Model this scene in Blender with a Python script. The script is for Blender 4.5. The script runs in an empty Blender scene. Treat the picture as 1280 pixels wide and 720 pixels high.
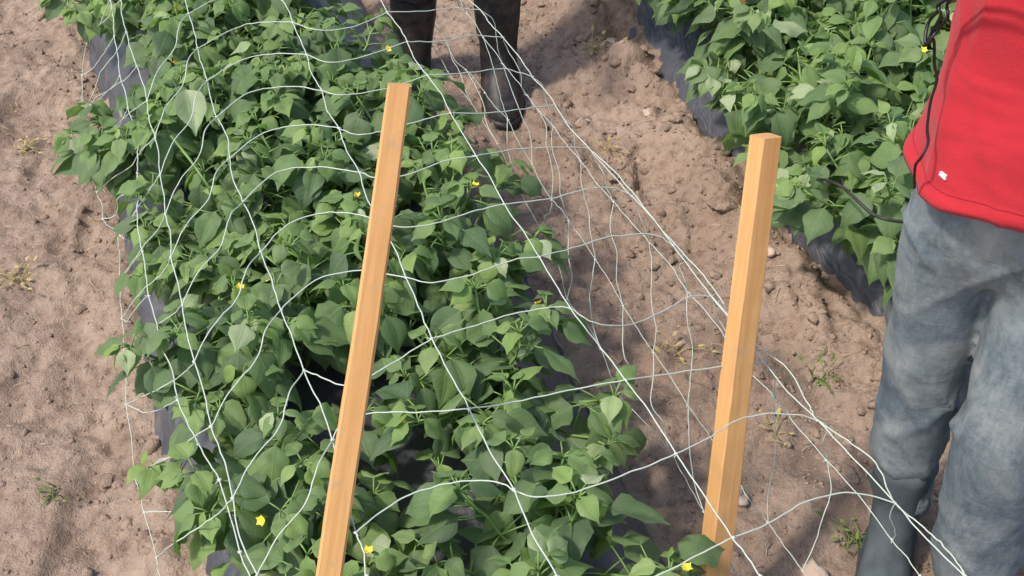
import bpy, bmesh, math, random
import numpy as np
from mathutils import Vector, Matrix, Quaternion

random.seed(7); rng = np.random.default_rng(7)
scene = bpy.context.scene
COL = scene.collection
R = math.radians

# ------------------------------------------------------------------ camera
CAM_H, PITCH, F = 1.8, R(42), 1500.0
S_, C_ = math.sin(PITCH), math.cos(PITCH)
cam = bpy.data.cameras.new('camera'); camo = bpy.data.objects.new('camera', cam); COL.objects.link(camo)
cam.sensor_width = 36; cam.lens = 36*F/1280; cam.clip_end = 300; cam.clip_start = .05
camo.location = (0, 0, CAM_H); camo.rotation_euler = (R(90)-PITCH, 0, 0)
scene.camera = camo

def P(px, py, z):
    """world point seen at a pixel of the 1280x720 photo, at height z"""
    u, v = (px-640)/F, (py-360)/F
    d = (CAM_H-z)/(S_+v*C_)
    return Vector((u*d, d*(C_-v*S_), z))
def PD(px, py, d):
    u, v = (px-640)/F, (py-360)/F
    return Vector((u*d, d*(C_-v*S_), CAM_H-d*(S_+v*C_)))

# ------------------------------------------------------------------ bookkeeping
def tag(o, label=None, cat=None, group=None, kind=None):
    if label: o['label'] = label
    if cat: o['category'] = cat
    if group: o['group'] = group
    if kind: o['kind'] = kind
    return o
def empty(name, loc, rz=0):
    o = bpy.data.objects.new(name, None); COL.objects.link(o); o.empty_display_size = .1
    o.location = loc; o.rotation_euler = (0, 0, rz); return o
def mesh_obj(name, verts, faces, mat, parent=None, smooth=True, loc=None):
    me = bpy.data.meshes.new(name); me.from_pydata([tuple(v) for v in verts], [], faces); me.update()
    if smooth: me.shade_smooth()
    if mat: me.materials.append(mat)
    o = bpy.data.objects.new(name, me); COL.objects.link(o)
    if parent: o.parent = parent
    if loc is not None: o.location = loc
    return o

# ------------------------------------------------------------------ numpy noise
def _hash(ix, iy, iz, seed):
    n = (ix*374761393 + iy*668265263 + iz*2147483647 + seed*1274126177) & 0xffffffff
    n = ((n ^ (n >> 13))*1274126177) & 0xffffffff
    return ((n ^ (n >> 16)) & 0xffff)/65535.0
def vnoise(x, y, z=None, seed=0):
    x = np.asarray(x, float); y = np.asarray(y, float)
    z = np.zeros_like(x) if z is None else np.asarray(z, float)
    ix, iy, iz = (np.floor(a).astype(np.int64) for a in (x, y, z))
    fx, fy, fz = x-ix, y-iy, z-iz
    fx, fy, fz = (f*f*f*(f*(f*6-15)+10) for f in (fx, fy, fz))
    def h(a, b, c): return _hash(ix+a, iy+b, iz+c, seed)
    l = lambda a, b, t: a+(b-a)*t
    return l(l(l(h(0,0,0), h(1,0,0), fx), l(h(0,1,0), h(1,1,0), fx), fy),
             l(l(h(0,0,1), h(1,0,1), fx), l(h(0,1,1), h(1,1,1), fx), fy), fz)*2-1
def fbm(x, y, z=None, seed=0, o=4, gain=.5):
    s = 0; a = 1; f = 1
    for k in range(o):
        s = s+a*vnoise(x*f, y*f, None if z is None else z*f, seed+k*17); a *= gain; f *= 2.03
    return s

# ------------------------------------------------------------------ materials
def mat(name):
    m = bpy.data.materials.new(name); m.use_nodes = True
    nt = m.node_tree; b = nt.nodes['Principled BSDF']; return m, nt, b
def N(nt, t, **kw):
    n = nt.nodes.new(t)
    for k, v in kw.items():
        if k in n.inputs: n.inputs[k].default_value = v
        else: setattr(n, k, v)
    return n
def noise(nt, scale, detail=5, rough=.6, coord='Object', vec=None, dist=0):
    n = N(nt, 'ShaderNodeTexNoise', Scale=scale, Detail=detail, Roughness=rough, Distortion=dist)
    if vec is None:
        tc = N(nt, 'ShaderNodeTexCoord'); vec = tc.outputs[coord]
    nt.links.new(vec, n.inputs['Vector']); return n
def ramp(nt, fac, stops):
    r = N(nt, 'ShaderNodeValToRGB'); e = r.color_ramp.elements
    while len(e) < len(stops): e.new(.5)
    for k, (p, c) in enumerate(stops):
        e[k].position = p; e[k].color = (*c, 1) if len(c) == 3 else c
    nt.links.new(fac, r.inputs['Fac']); return r
def mix(nt, a, b, fac, mode='MIX'):
    m = N(nt, 'ShaderNodeMix', data_type='RGBA', blend_type=mode)
    for sock, v in ((m.inputs[6], a), (m.inputs[7], b), (m.inputs[0], fac)):
        if hasattr(v, 'links') or hasattr(v, 'is_linked'): nt.links.new(v, sock)
        elif isinstance(v, (int, float)): sock.default_value = v
        else: sock.default_value = (*v, 1)
    return m.outputs[2]
def bump(nt, b, h, strength, dist):
    bp = N(nt, 'ShaderNodeBump', Strength=strength, Distance=dist)
    nt.links.new(h, bp.inputs['Height']); nt.links.new(bp.outputs[0], b.inputs['Normal']); return bp

def soil_mat():
    m, nt, b = mat('dry_soil')
    n1 = noise(nt, 2.2, 6, .65); n2 = noise(nt, 38, 6, .7); n3 = noise(nt, 260, 3, .6)
    c1 = ramp(nt, n1.outputs['Fac'], [(.3, (.30, .21, .152)), (.5, (.385, .275, .204)), (.72, (.46, .34, .26))])
    c2 = ramp(nt, n2.outputs['Fac'], [(.28, (.55, .5, .47)), (.5, (.95, .95, .95)), (.75, (1.14, 1.13, 1.1))])
    c = mix(nt, c1.outputs[0], c2.outputs[0], 1.0, 'MULTIPLY')
    n4 = noise(nt, 5.5, 5, .6); pt = ramp(nt, n4.outputs['Fac'], [(.56, (1, 1, 1)), (.68, (.80, .77, .74))])
    c = mix(nt, c, pt.outputs[0], 1.0, 'MULTIPLY')
    da = N(nt, 'ShaderNodeAttribute', attribute_name='damp'); c = mix(nt, c, (.17, .125, .095), da.outputs['Fac'])
    # sparse pale grit and dark crumbs of humus
    v = N(nt, 'ShaderNodeTexVoronoi', Scale=60); tc = N(nt, 'ShaderNodeTexCoord'); nt.links.new(tc.outputs['Object'], v.inputs['Vector'])
    g = ramp(nt, v.outputs['Distance'], [(.07, (1, 1, 1)), (.12, (0, 0, 0))])
    sp = ramp(nt, v.outputs['Color'], [(.80, (0, 0, 0)), (.84, (1, 1, 1))])
    gm = mix(nt, g.outputs[0], sp.outputs[0], 1.0, 'MULTIPLY')
    c = mix(nt, c, (.62, .52, .42), gm)
    nt.links.new(c, b.inputs['Base Color']); b.inputs['Roughness'].default_value = .95
    b.inputs['Specular IOR Level'].default_value = .15
    hs = N(nt, 'ShaderNodeMath', operation='ADD'); nt.links.new(n2.outputs['Fac'], hs.inputs[0])
    h3 = N(nt, 'ShaderNodeMath', operation='MULTIPLY'); nt.links.new(n3.outputs['Fac'], h3.inputs[0]); h3.inputs[1].default_value = .25
    nt.links.new(h3.outputs[0], hs.inputs[1])
    bump(nt, b, hs.outputs[0], 1.0, .014); return m
SOIL = soil_mat()

def mulch_mat():
    m, nt, b = mat('mulch_film')
    n = noise(nt, 9, 6, .6); n2 = noise(nt, 60, 4, .6)
    c = ramp(nt, n.outputs['Fac'], [(.3, (.04, .04, .046)), (.58, (.06, .06, .068)), (.74, (.17, .135, .11))])
    nt.links.new(c.outputs[0], b.inputs['Base Color'])
    r = ramp(nt, n2.outputs['Fac'], [(.3, (.38,)*3), (.7, (.6,)*3)]); nt.links.new(r.outputs[0], b.inputs['Roughness'])
    b.inputs['Specular IOR Level'].default_value = .7
    tc = N(nt, 'ShaderNodeTexCoord'); mp = N(nt, 'ShaderNodeMapping'); mp.inputs['Rotation'].default_value = (0, 0, R(-20)); mp.inputs['Scale'].default_value = (1, .35, 1)
    nt.links.new(tc.outputs['Object'], mp.inputs[0]); w = noise(nt, 22, 5, .6, vec=mp.outputs[0], dist=.8)
    bump(nt, b, w.outputs['Fac'], .55, .02); return m
MULCH = mulch_mat()

def leaf_mat():
    m, nt, b = mat('crop_leaf')
    at = N(nt, 'ShaderNodeAttribute', attribute_name='tone')
    c = ramp(nt, at.outputs['Fac'], [(0, (.085, .135, .065)), (.35, (.125, .19, .080)), (.7, (.175, .26, .09)), (.93, (.23, .33, .09)), (1, (.38, .44, .26))])
    uv = N(nt, 'ShaderNodeUVMap', uv_map='UVMap'); sx = N(nt, 'ShaderNodeSeparateXYZ'); nt.links.new(uv.outputs[0], sx.inputs[0])
    # midrib and side veins from the leaf's own coordinates
    ax = N(nt, 'ShaderNodeMath', operation='ABSOLUTE'); nt.links.new(sx.outputs[0], ax.inputs[0])
    rib = ramp(nt, ax.outputs[0], [(.0, (1, 1, 1)), (.07, (0, 0, 0))])
    m1 = N(nt, 'ShaderNodeMath', operation='MULTIPLY_ADD'); nt.links.new(ax.outputs[0], m1.inputs[0]); m1.inputs[1].default_value = -.32
    nt.links.new(sx.outputs[1], m1.inputs[2])
    m2 = N(nt, 'ShaderNodeMath', operation='MULTIPLY'); nt.links.new(m1.outputs[0], m2.inputs[0]); m2.inputs[1].default_value = 6.5
    fr = N(nt, 'ShaderNodeMath', operation='FRACT'); nt.links.new(m2.outputs[0], fr.inputs[0])
    pp = N(nt, 'ShaderNodeMath', operation='PINGPONG'); nt.links.new(fr.outputs[0], pp.inputs[0]); pp.inputs[1].default_value = .5
    sv = ramp(nt, pp.outputs[0], [(0, (1, 1, 1)), (.12, (0, 0, 0))])
    vv = N(nt, 'ShaderNodeMath', operation='MAXIMUM'); nt.links.new(rib.outputs[0], vv.inputs[0])
    sv2 = N(nt, 'ShaderNodeMath', operation='MULTIPLY'); nt.links.new(sv.outputs[0], sv2.inputs[0]); sv2.inputs[1].default_value = .45
    nt.links.new(sv2.outputs[0], vv.inputs[1])
    vf = N(nt, 'ShaderNodeMath', operation='MULTIPLY'); nt.links.new(vv.outputs[0], vf.inputs[0]); vf.inputs[1].default_value = .3
    col = mix(nt, c.outputs[0], (.26, .36, .14), vf.outputs[0])
    geo = N(nt, 'ShaderNodeNewGeometry')
    back = mix(nt, col, (.24, .32, .19), .5)
    col2 = mix(nt, col, back, geo.outputs['Backfacing'])
    n = noise(nt, 26, 4, .6); nr = ramp(nt, n.outputs['Fac'], [(.3, (.82, .84, .8)), (.7, (1.12, 1.1, 1.1))])
    col3 = mix(nt, col2, nr.outputs[0], 1.0, 'MULTIPLY')
    nd = noise(nt, 7, 3, .5); dr = ramp(nt, nd.outputs['Fac'], [(.5, (0, 0, 0)), (.8, (.35,)*3)])
    col3 = mix(nt, col3, (.24, .235, .18), dr.outputs[0])        # dust
    vo = N(nt, 'ShaderNodeTexVoronoi', Scale=95); tco = N(nt, 'ShaderNodeTexCoord'); nt.links.new(tco.outputs['Object'], vo.inputs['Vector'])
    sp = ramp(nt, vo.outputs['Distance'], [(.10, (1, 1, 1)), (.2, (0, 0, 0))]); ch = ramp(nt, vo.outputs['Color'], [(.72, (0, 0, 0)), (.78, (.7,)*3)])
    col3 = mix(nt, col3, (.22, .17, .07), mix(nt, sp.outputs[0], ch.outputs[0], 1.0, 'MULTIPLY'))
    nt.links.new(col3, b.inputs['Base Color'])
    b.inputs['Roughness'].default_value = .58; b.inputs['Specular IOR Level'].default_value = .3
    tr = N(nt, 'ShaderNodeBsdfTranslucent'); tcol = mix(nt, col3, (1.5, 1.9, .6), 1.0, 'MULTIPLY'); nt.links.new(tcol, tr.inputs['Color'])
    ms = N(nt, 'ShaderNodeMixShader'); ms.inputs[0].default_value = .28
    nt.links.new(b.outputs[0], ms.inputs[1]); nt.links.new(tr.outputs[0], ms.inputs[2])
    nt.links.new(ms.outputs[0], nt.nodes['Material Output'].inputs[0])
    bp = bump(nt, b, vv.outputs[0], .35, .002); nt.links.new(bp.outputs[0], tr.inputs['Normal'])
    return m
LEAF = leaf_mat()

def plain(name, c, rough=.6, spec=.4, var=.12, scale=30, bs=.3, bd=.002):
    m, nt, b = mat(name)
    n = noise(nt, scale, 5, .6)
    lo = tuple(x*(1-var) for x in c); hi = tuple(min(1, x*(1+var)) for x in c)
    r = ramp(nt, n.outputs['Fac'], [(.3, lo), (.7, hi)]); nt.links.new(r.outputs[0], b.inputs['Base Color'])
    b.inputs['Roughness'].default_value = rough; b.inputs['Specular IOR Level'].default_value = spec
    bump(nt, b, n.outputs['Fac'], bs, bd); return m
STEM = plain('green_stem', (.17, .27, .07), .5)
PETAL = plain('yellow_petal', (.82, .62, .04), .5)
BUD = plain('flower_bud', (.42, .52, .06), .5)
TWINE = plain('net_twine', (.50, .54, .45), .45, .5, .08, 200, .2, .0005)
STONE = plain('pale_stone', (.50, .38, .29), .9, .2, .15, 25, .6, .006)
RUBBER = plain('black_rubber', (.012, .012, .014), .5, .4, .2, 20, .2, .002)
def dusty():
    nt = RUBBER.node_tree; b = nt.nodes['Principled BSDF']; src = b.inputs['Base Color'].links[0].from_socket
    n = noise(nt, 16, 6, .7); f = ramp(nt, n.outputs['Fac'], [(.46, (.03,)*3), (.72, (.55,)*3)]); nt.links.new(mix(nt, src, (.16, .115, .085), f.outputs[0]), b.inputs['Base Color'])
dusty()
CORDM = plain('black_cord', (.012, .012, .012), .4)
SKIN = plain('skin', (.42, .24, .15), .5, .4, .06)
HAIRM = plain('dark_hair', (.02, .014, .01), .6)
DRY = plain('dry_weed', (.42, .33, .12), .8)
WEEDG = plain('weed_green', (.14, .20, .05), .7, .3, .3, 40)

def wood_mat():
    m, nt, b = mat('planed_wood')
    tc = N(nt, 'ShaderNodeTexCoord'); mp = N(nt, 'ShaderNodeMapping'); mp.inputs['Scale'].default_value = (1, 1, .035)
    nt.links.new(tc.outputs['Object'], mp.inputs[0])
    n = noise(nt, 130, 5, .6, vec=mp.outputs[0], dist=.6)
    n2 = noise(nt, 9, 4, .5, vec=tc.outputs['Object'])
    c = ramp(nt, n.outputs['Fac'], [(.25, (.54, .28, .10)), (.5, (.64, .345, .135)), (.8, (.70, .40, .17))])
    d = ramp(nt, n2.outputs['Fac'], [(.3, (.92, .89, .84)), (.7, (1.04, 1.03, 1.0))])
    cw = mix(nt, c.outputs[0], d.outputs[0], 1.0, 'MULTIPLY')
    mk = N(nt, 'ShaderNodeMapping'); mk.inputs['Scale'].default_value = (1, 1, .4); nt.links.new(tc.outputs['Object'], mk.inputs[0])
    vk = N(nt, 'ShaderNodeTexVoronoi', Scale=16); nt.links.new(mk.outputs[0], vk.inputs['Vector'])
    kn = ramp(nt, vk.outputs['Distance'], [(.05, (.8,)*3), (.13, (0, 0, 0))]); kc = ramp(nt, vk.outputs['Color'], [(.62, (0, 0, 0)), (.68, (1, 1, 1))])
    cw = mix(nt, cw, (.30, .14, .05), mix(nt, kn.outputs[0], kc.outputs[0], 1.0, 'MULTIPLY'))
    ns = noise(nt, 30, 6, .7, vec=tc.outputs['Object']); st_ = ramp(nt, ns.outputs['Fac'], [(.56, (0, 0, 0)), (.74, (.55,)*3)])
    cw = mix(nt, cw, (.42, .29, .18), st_.outputs[0])
    nt.links.new(cw, b.inputs['Base Color'])
    b.inputs['Roughness'].default_value = .62; b.inputs['Specular IOR Level'].default_value = .3
    bump(nt, b, n.outputs['Fac'], .35, .0015); return m
WOOD = wood_mat()

def denim_mat():
    m, nt, b = mat('faded_denim')
    tc = N(nt, 'ShaderNodeTexCoord')
    mp = N(nt, 'ShaderNodeMapping'); mp.inputs['Scale'].default_value = (1, 1, .7); nt.links.new(tc.outputs['Object'], mp.inputs[0])
    n = noise(nt, 9, 8, .72, vec=mp.outputs[0], dist=.4); mps = N(nt, 'ShaderNodeMapping'); mps.inputs['Scale'].default_value = (1, 1, .3); nt.links.new(tc.outputs['Object'], mps.inputs[0]); n2 = noise(nt, 150, 5, .75, vec=mps.outputs[0])
    c = ramp(nt, n.outputs['Fac'], [(.3, (.085, .108, .128)), (.45, (.14, .168, .182)), (.56, (.21, .232, .236)), (.72, (.31, .318, .302))])
    d = ramp(nt, n2.outputs['Fac'], [(.3, (.78, .78, .8)), (.7, (1.1, 1.1, 1.08))])
    # horizontal whiskers
    mp2 = N(nt, 'ShaderNodeMapping'); mp2.inputs['Scale'].default_value = (1.2, 1.2, 2.6); nt.links.new(tc.outputs['Object'], mp2.inputs[0])
    n3 = noise(nt, 7, 4, .6, vec=mp2.outputs[0], dist=.5); e = ramp(nt, n3.outputs['Fac'], [(.3, (.84, .86, .88)), (.55, (1.03, 1.03, 1.02))])
    cc = mix(nt, mix(nt, c.outputs[0], d.outputs[0], 1.0, 'MULTIPLY'), e.outputs[0], 1.0, 'MULTIPLY')
    nd = noise(nt, 4, 5, .6, vec=tc.outputs['Object']); dr = ramp(nt, nd.outputs['Fac'], [(.52, (0, 0, 0)), (.7, (.5,)*3)])
    cc = mix(nt, cc, (.36, .34, .30), dr.outputs[0])
    nt.links.new(cc, b.inputs['Base Color']); b.inputs['Roughness'].default_value = .9; b.inputs['Specular IOR Level'].default_value = .15
    wv = noise(nt, 700, 2, .5, vec=tc.outputs['Object'])
    ad = N(nt, 'ShaderNodeMath', operation='MULTIPLY_ADD'); nt.links.new(wv.outputs['Fac'], ad.inputs[0]); ad.inputs[1].default_value = .15
    nt.links.new(n3.outputs['Fac'], ad.inputs[2]); bump(nt, b, ad.outputs[0], .5, .010); return m
DENIM = denim_mat()

def cloth_mat(name, c, hi):
    m, nt, b = mat(name); tc = N(nt, 'ShaderNodeTexCoord')
    n = noise(nt, 5, 4, .5, vec=tc.outputs['Object']); w = noise(nt, 500, 2, .5, vec=tc.outputs['Object'])
    r = ramp(nt, n.outputs['Fac'], [(.3, c), (.7, hi)]); nt.links.new(r.outputs[0], b.inputs['Base Color'])
    b.inputs['Roughness'].default_value = .85; b.inputs['Specular IOR Level'].default_value = .2
    b.inputs['Sheen Weight'].default_value = .08
    mp2 = N(nt, 'ShaderNodeMapping'); mp2.inputs['Scale'].default_value = (1, 1, 2.2); mp2.inputs['Rotation'].default_value = (0, R(20), 0); nt.links.new(tc.outputs['Object'], mp2.inputs[0])
    n3 = noise(nt, 5, 2, .5, vec=mp2.outputs[0], dist=.4)
    ad = N(nt, 'ShaderNodeMath', operation='MULTIPLY_ADD'); nt.links.new(w.outputs['Fac'], ad.inputs[0]); ad.inputs[1].default_value = .03
    nt.links.new(n3.outputs['Fac'], ad.inputs[2]); bump(nt, b, ad.outputs[0], .7, .03); return m
RED = cloth_mat('red_jersey', (.44, .020, .030), (.50, .026, .036))
BLACKC = cloth_mat('black_cloth', (.012, .012, .014), (.022, .022, .025))
GREYC = cloth_mat('grey_cloth', (.10, .10, .11), (.16, .16, .17))

# ------------------------------------------------------------------ terrain
class Bed:
    def __init__(s, c, ang, hw, h): s.c = c; s.a = R(ang); s.hw = hw; s.h = h
    def us(s, x, y):
        dx, dy = x-s.c[0], y-s.c[1]; ca, sa = math.cos(s.a), math.sin(s.a)
        return dx*ca+dy*sa, -dx*sa+dy*ca
    def xy(s, u, t):
        ca, sa = math.cos(s.a), math.sin(s.a); return s.c[0]+u*ca-t*sa, s.c[1]+u*sa+t*ca
    def top(s, u):
        a = np.abs(u)/s.hw; return s.h*np.clip((1.0-a)/.38, 0, 1)**.7*(1-.12*np.clip(a, 0, 1)**2)
B1 = Bed((-.19, 1.40), 20, .39, .14)
B2 = Bed((1.035, 2.36), 21, .43, .15)
def smooth(a, b, x):
    t = np.clip((x-a)/(b-a), 0, 1); return t*t*(3-2*t)
def soil_h(x, y):
    u1, s1 = B1.us(x, y); u2, s2 = B2.us(x, y)
    h = .020*fbm(x*1.3, y*1.3, seed=3, o=3)+.012*fbm(x*7, y*7, seed=5, o=4)-.020*smooth(.2, .6, vnoise(x*5.3, y*4.1, seed=77))+.004*np.abs(fbm(x*30, y*30, seed=78, o=3))
    # clod relief, stronger in the strip of loose earth along the second bed
    loose = np.exp(-((u2+.62)/.26)**2) + .35*np.exp(-((u1-.50)/.14)**2) + .5*np.exp(-((u1+.50)/.12)**2)
    wrp = .06*fbm(x*9, y*9, seed=8, o=2)
    c = fbm((x+wrp)*22, (y-wrp)*22, seed=11, o=4, gain=.55)
    rid = 1-np.abs(vnoise((x+wrp)*13, (y+wrp)*13, seed=21))
    h = h + (.0035+.009*np.clip(loose, 0, 1))*c + .006*(1-smooth(.0, .16, 1-rid))*-1*(.4+.8*np.clip(loose,0,1))
    h = h + .065*np.exp(-((u2+.50)/.10)**2)*(1+.5*fbm(x*6, y*6, seed=31, o=2)) + .02*np.exp(-((u1+.45)/.07)**2)+.015*np.exp(-((u1-.45)/.06)**2)
    # below each mulched bed the soil core stays under the film
    for B, u in ((B1, u1), (B2, u2)):
        h = h + np.where(np.abs(u) < B.hw, B.top(u)-.03*smooth(0, .08, B.hw-np.abs(u)), 0)
    return h
def axis(lo, hi, step, far, n):
    a = list(np.arange(lo, hi, step)); g = (far/1.0)**(1.0/n)
    up = [hi+(far)*(k/n)**3 for k in range(1, n+1)]; dn = [lo-(far)*(k/n)**3 for k in range(1, n+1)]
    return np.array(dn[::-1]+a+up)
xs = axis(-1.75, 1.9, .0085, 45, 26); ys = axis(.45, 3.9, .0085, 45, 26)
X, Y = np.meshgrid(xs, ys); Z = soil_h(X, Y)
far = smooth(2.0, 6.0, np.maximum(np.abs(X), np.abs(Y-2)))
Z = Z*(1-.3*far)
nx, ny = len(xs), len(ys)
me = bpy.data.meshes.new('ground')
me.vertices.add(nx*ny); me.vertices.foreach_set('co', np.stack([X, Y, Z], -1).astype(np.float32).ravel())
i = np.arange(nx*ny).reshape(ny, nx); q = np.stack([i[:-1, :-1], i[:-1, 1:], i[1:, 1:], i[1:, :-1]], -1).reshape(-1, 4)
me.loops.add(q.size); me.loops.foreach_set('vertex_index', q.astype(np.int32).ravel())
me.polygons.add(len(q)); me.polygons.foreach_set('loop_start', np.arange(0, q.size, 4, dtype=np.int32)); me.polygons.foreach_set('loop_total', np.full(len(q), 4, np.int32))
me.update(calc_edges=True); me.shade_smooth(); me.materials.append(SOIL)
U2, T2 = B2.us(X, Y)
damp = np.exp(-((U2+.70+.03*fbm(X*3, Y*3, seed=90, o=2))/.075)**2)*smooth(2.1, 1.7, Y)*.75*(.7+.6*fbm(X*14, Y*14, seed=91, o=3))
at_ = me.attributes.new('damp', 'FLOAT', 'POINT'); at_.data.foreach_set('value', np.clip(damp, 0, 1).astype(np.float32).ravel())
ground = bpy.data.objects.new('ground', me); COL.objects.link(ground); tag(ground, kind='structure')
def gz(x, y): return float(soil_h(np.array([x]), np.array([y]))[0])

# plastic film over each bed
def film(B, s0, s1, seed):
    us = np.linspace(-B.hw-.03, B.hw+.03, 90); ss = np.arange(s0, s1, .02)
    V = []; 
    for s in ss:
        wob = .03*float(vnoise(np.array([s*1.8]), np.array([seed*3.1]), seed=seed)[0])
        x, y = B.xy(us+wob*np.sign(us), s)
        z = B.top(us)+.006+.006*fbm(x*12, y*5, seed=seed, o=3)+.010*np.abs(fbm(us*9+s*2, s*3+us*2, seed=seed+4, o=2))*smooth(.5, 1, np.abs(us)/B.hw)
        z = z-.045*smooth(B.hw-.02, B.hw+.03, np.abs(us))+.012
        V += [(a, b, c) for a, b, c in zip(x, y, z)]
    n = len(us); Fc = [(k*n+j, k*n+j+1, (k+1)*n+j+1, (k+1)*n+j) for k in range(len(ss)-1) for j in range(n-1)]
    return V, Fc
V, Fc = film(B1, -1.3, 4.6, 2)
tag(mesh_obj('mulch_film', V, Fc, MULCH), 'black plastic mulch sheet wrinkled over the netted bed in the middle', 'plastic mulch', 'plastic mulch sheets over the beds')
V, Fc = film(B2, -2.2, 4.2, 9)
tag(mesh_obj('mulch_film', V, Fc, MULCH), 'grey black plastic mulch sheet over the unnetted bed behind the person in red', 'plastic mulch', 'plastic mulch sheets over the beds')

# ------------------------------------------------------------------ clods and stones
def ico(sub):
    bm = bmesh.new(); bmesh.ops.create_icosphere(bm, subdivisions=sub, radius=1)
    v = np.array([x.co[:] for x in bm.verts]); f = [tuple(a.index for a in p.verts) for p in bm.faces]; bm.free(); return v, f
ICO1, ICO2 = ico(1), ico(2)
def lump(v0, sc, seed):
    n = vnoise(v0[:, 0]*1.7+seed, v0[:, 1]*1.7, v0[:, 2]*1.7, seed=int(seed) % 97)
    v = v0*(1+.45*n[:, None]+.22*vnoise(v0[:, 0]*4+seed, v0[:, 1]*4, v0[:, 2]*4, seed=5)[:, None]); a = rng.uniform(0, 6.28, 3)
    M = np.array(Matrix.Rotation(a[0], 3, 'X') @ Matrix.Rotation(a[1], 3, 'Z')); s = np.array([1, rng.uniform(.65, 1), rng.uniform(.4, .7)])
    v = (v@M)*s; c, t = math.cos(a[2]), math.sin(a[2]); v = v@np.array([[c, t, 0], [-t, c, 0], [0, 0, 1]])
    return v*sc
V, Fc = [], []
n = 0; cnt = 0
while cnt < 6500:
    x, y = rng.uniform(-1.7, 1.7), rng.uniform(.6, 3.8)
    u1, _ = B1.us(x, y); u2, _ = B2.us(x, y)
    if abs(u1) < .40 or abs(u2) < .44: continue
    dens = .30+.9*math.exp(-((u2+.6)/.2)**2)+.5*math.exp(-((u1+.48)/.08)**2)+.35*math.exp(-((u1-.48)/.08)**2)
    if rng.random() > dens: continue
    r = .0022+.011*rng.random()**8*(1.2 if dens > .6 else .7)+.0035*rng.random()
    v0, f0 = ICO2 if r > .008 else ICO1
    v = lump(v0, r, cnt*1.37)+np.array([x, y, gz(x, y)+-r*.12])
    V += v.tolist(); Fc += [tuple(k+n for k in f) for f in f0]; n += len(v0); cnt += 1
tag(mesh_obj('soil_clods', V, Fc, SOIL), 'loose crumbs and clods of dry soil strewn along the furrows', 'soil clods', kind='stuff')
def stone(px, py, r, label, seed, m=STONE):
    p = P(px, py, .03); z = gz(p.x, p.y)
    p = P(px, py, z+.01)
    v0, f0 = ico(3); v = lump(v0, r, seed)
    n2 = fbm(v[:, 0]*60, v[:, 1]*60, v[:, 2]*60, seed=4, o=2); v = v*(1+.08*n2[:, None])
    o = mesh_obj('stone', v, f0, m, loc=(p.x, p.y, gz(p.x, p.y)+r*.3)); tag(o, label, 'stone', 'loose stones in the furrow')
stone(728, 148, .018, 'small pale stone in the furrow left of the taller right stake top', 5.2)
stone(810, 142, .016, 'pale lump beside the plastic edge of the second bed', 9.1)
stone(962, 306, .022, 'pale stone just right of the right wooden stake', 12.4)
stone(918, 617, .026, 'rounded flat stone by the foot of the right wooden stake', 15.9)
stone(1016, 716, .026, 'brown rounded stone at the bottom edge between stake and jeans', 19.3)
stone(897, 190, .034, 'large earthy lump at the edge of the plastic near the right stake top', 21.3, SOIL)
stone(905, 245, .030, 'large cracked clod of soil left of the right stake', 27.3, SOIL)
stone(764, 62, .016, 'tiny whitish stone high on the loose soil ridge', 33.3)

# ------------------------------------------------------------------ foliage
class Geo:
    def __init__(s): s.v = []; s.f = []; s.uv = []; s.t = []
    def grid(s, pts, nu, nv, uvs, tone):
        b = len(s.v); s.v += pts; s.uv += uvs; s.t += [tone]*len(pts)
        for a in range(nv-1):
            for c in range(nu-1):
                s.f.append((b+a*nu+c, b+a*nu+c+1, b+(a+1)*nu+c+1, b+(a+1)*nu+c))
    def obj(s, name, m, parent=None, uv=False):
        o = mesh_obj(name, s.v, s.f, m, parent)
        if uv:
            me = o.data; l = me.uv_layers.new(name='UVMap'); li = np.empty(len(me.loops), np.int32); me.loops.foreach_get('vertex_index', li)
            l.data.foreach_set('uv', np.array(s.uv, np.float32)[li].ravel())
            a = me.attributes.new('tone', 'FLOAT', 'POINT'); a.data.foreach_set('value', np.array(s.t, np.float32))
        return o
COLS = (-1, -.62, -.28, 0, .28, .62, 1)
def leaf(g, base, d, up, L, W, tone, droop=.5, fold=.25):
    d = d.normalized(); side = d.cross(up)
    if side.length < 1e-4: side = Vector((1, 0, 0))
    side.normalize(); up = side.cross(d).normalized()
    nv = 9; pts = []; uvs = []; ph = random.random()*6.28; wav = random.uniform(.06, .22); tw = random.uniform(-.25, .25)
    teeth = [random.uniform(-.11, .11) for _ in range(nv*2)]
    p = base.copy(); ang = 0; prev = 0
    for k in range(nv):
        t = k/(nv-1)
        w = W*.5*1.08*(math.sin(math.pi*t**.66))**(.75+.75*t) if 0 < t < 1 else (.0006)
        w = max(w, .0006)
        st = (t-prev)*L; prev = t
        ang = -droop*(t**1.3); dd = d*math.cos(ang)+up*math.sin(ang); nn = up*math.cos(ang)-d*math.sin(ang)
        p = p+dd*st; sd = side*math.cos(tw*t)+nn*math.sin(tw*t)
        for j, c in enumerate(COLS):
            ww = w*(1+(teeth[k*2+(c > 0)] if abs(c) == 1 and 0 < k < nv-1 else 0))
            z = fold*abs(c)**1.2*w*(1.0) - .32*abs(c)**3*w + wav*w*abs(c)*math.sin(ph+t*9+c*2.0)
            q = p+sd*(c*ww)+nn*z
            pts.append(q[:]); uvs.append((c*ww/(W*.5), t))
    g.grid(pts, 7, nv, uvs, tone)
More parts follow.
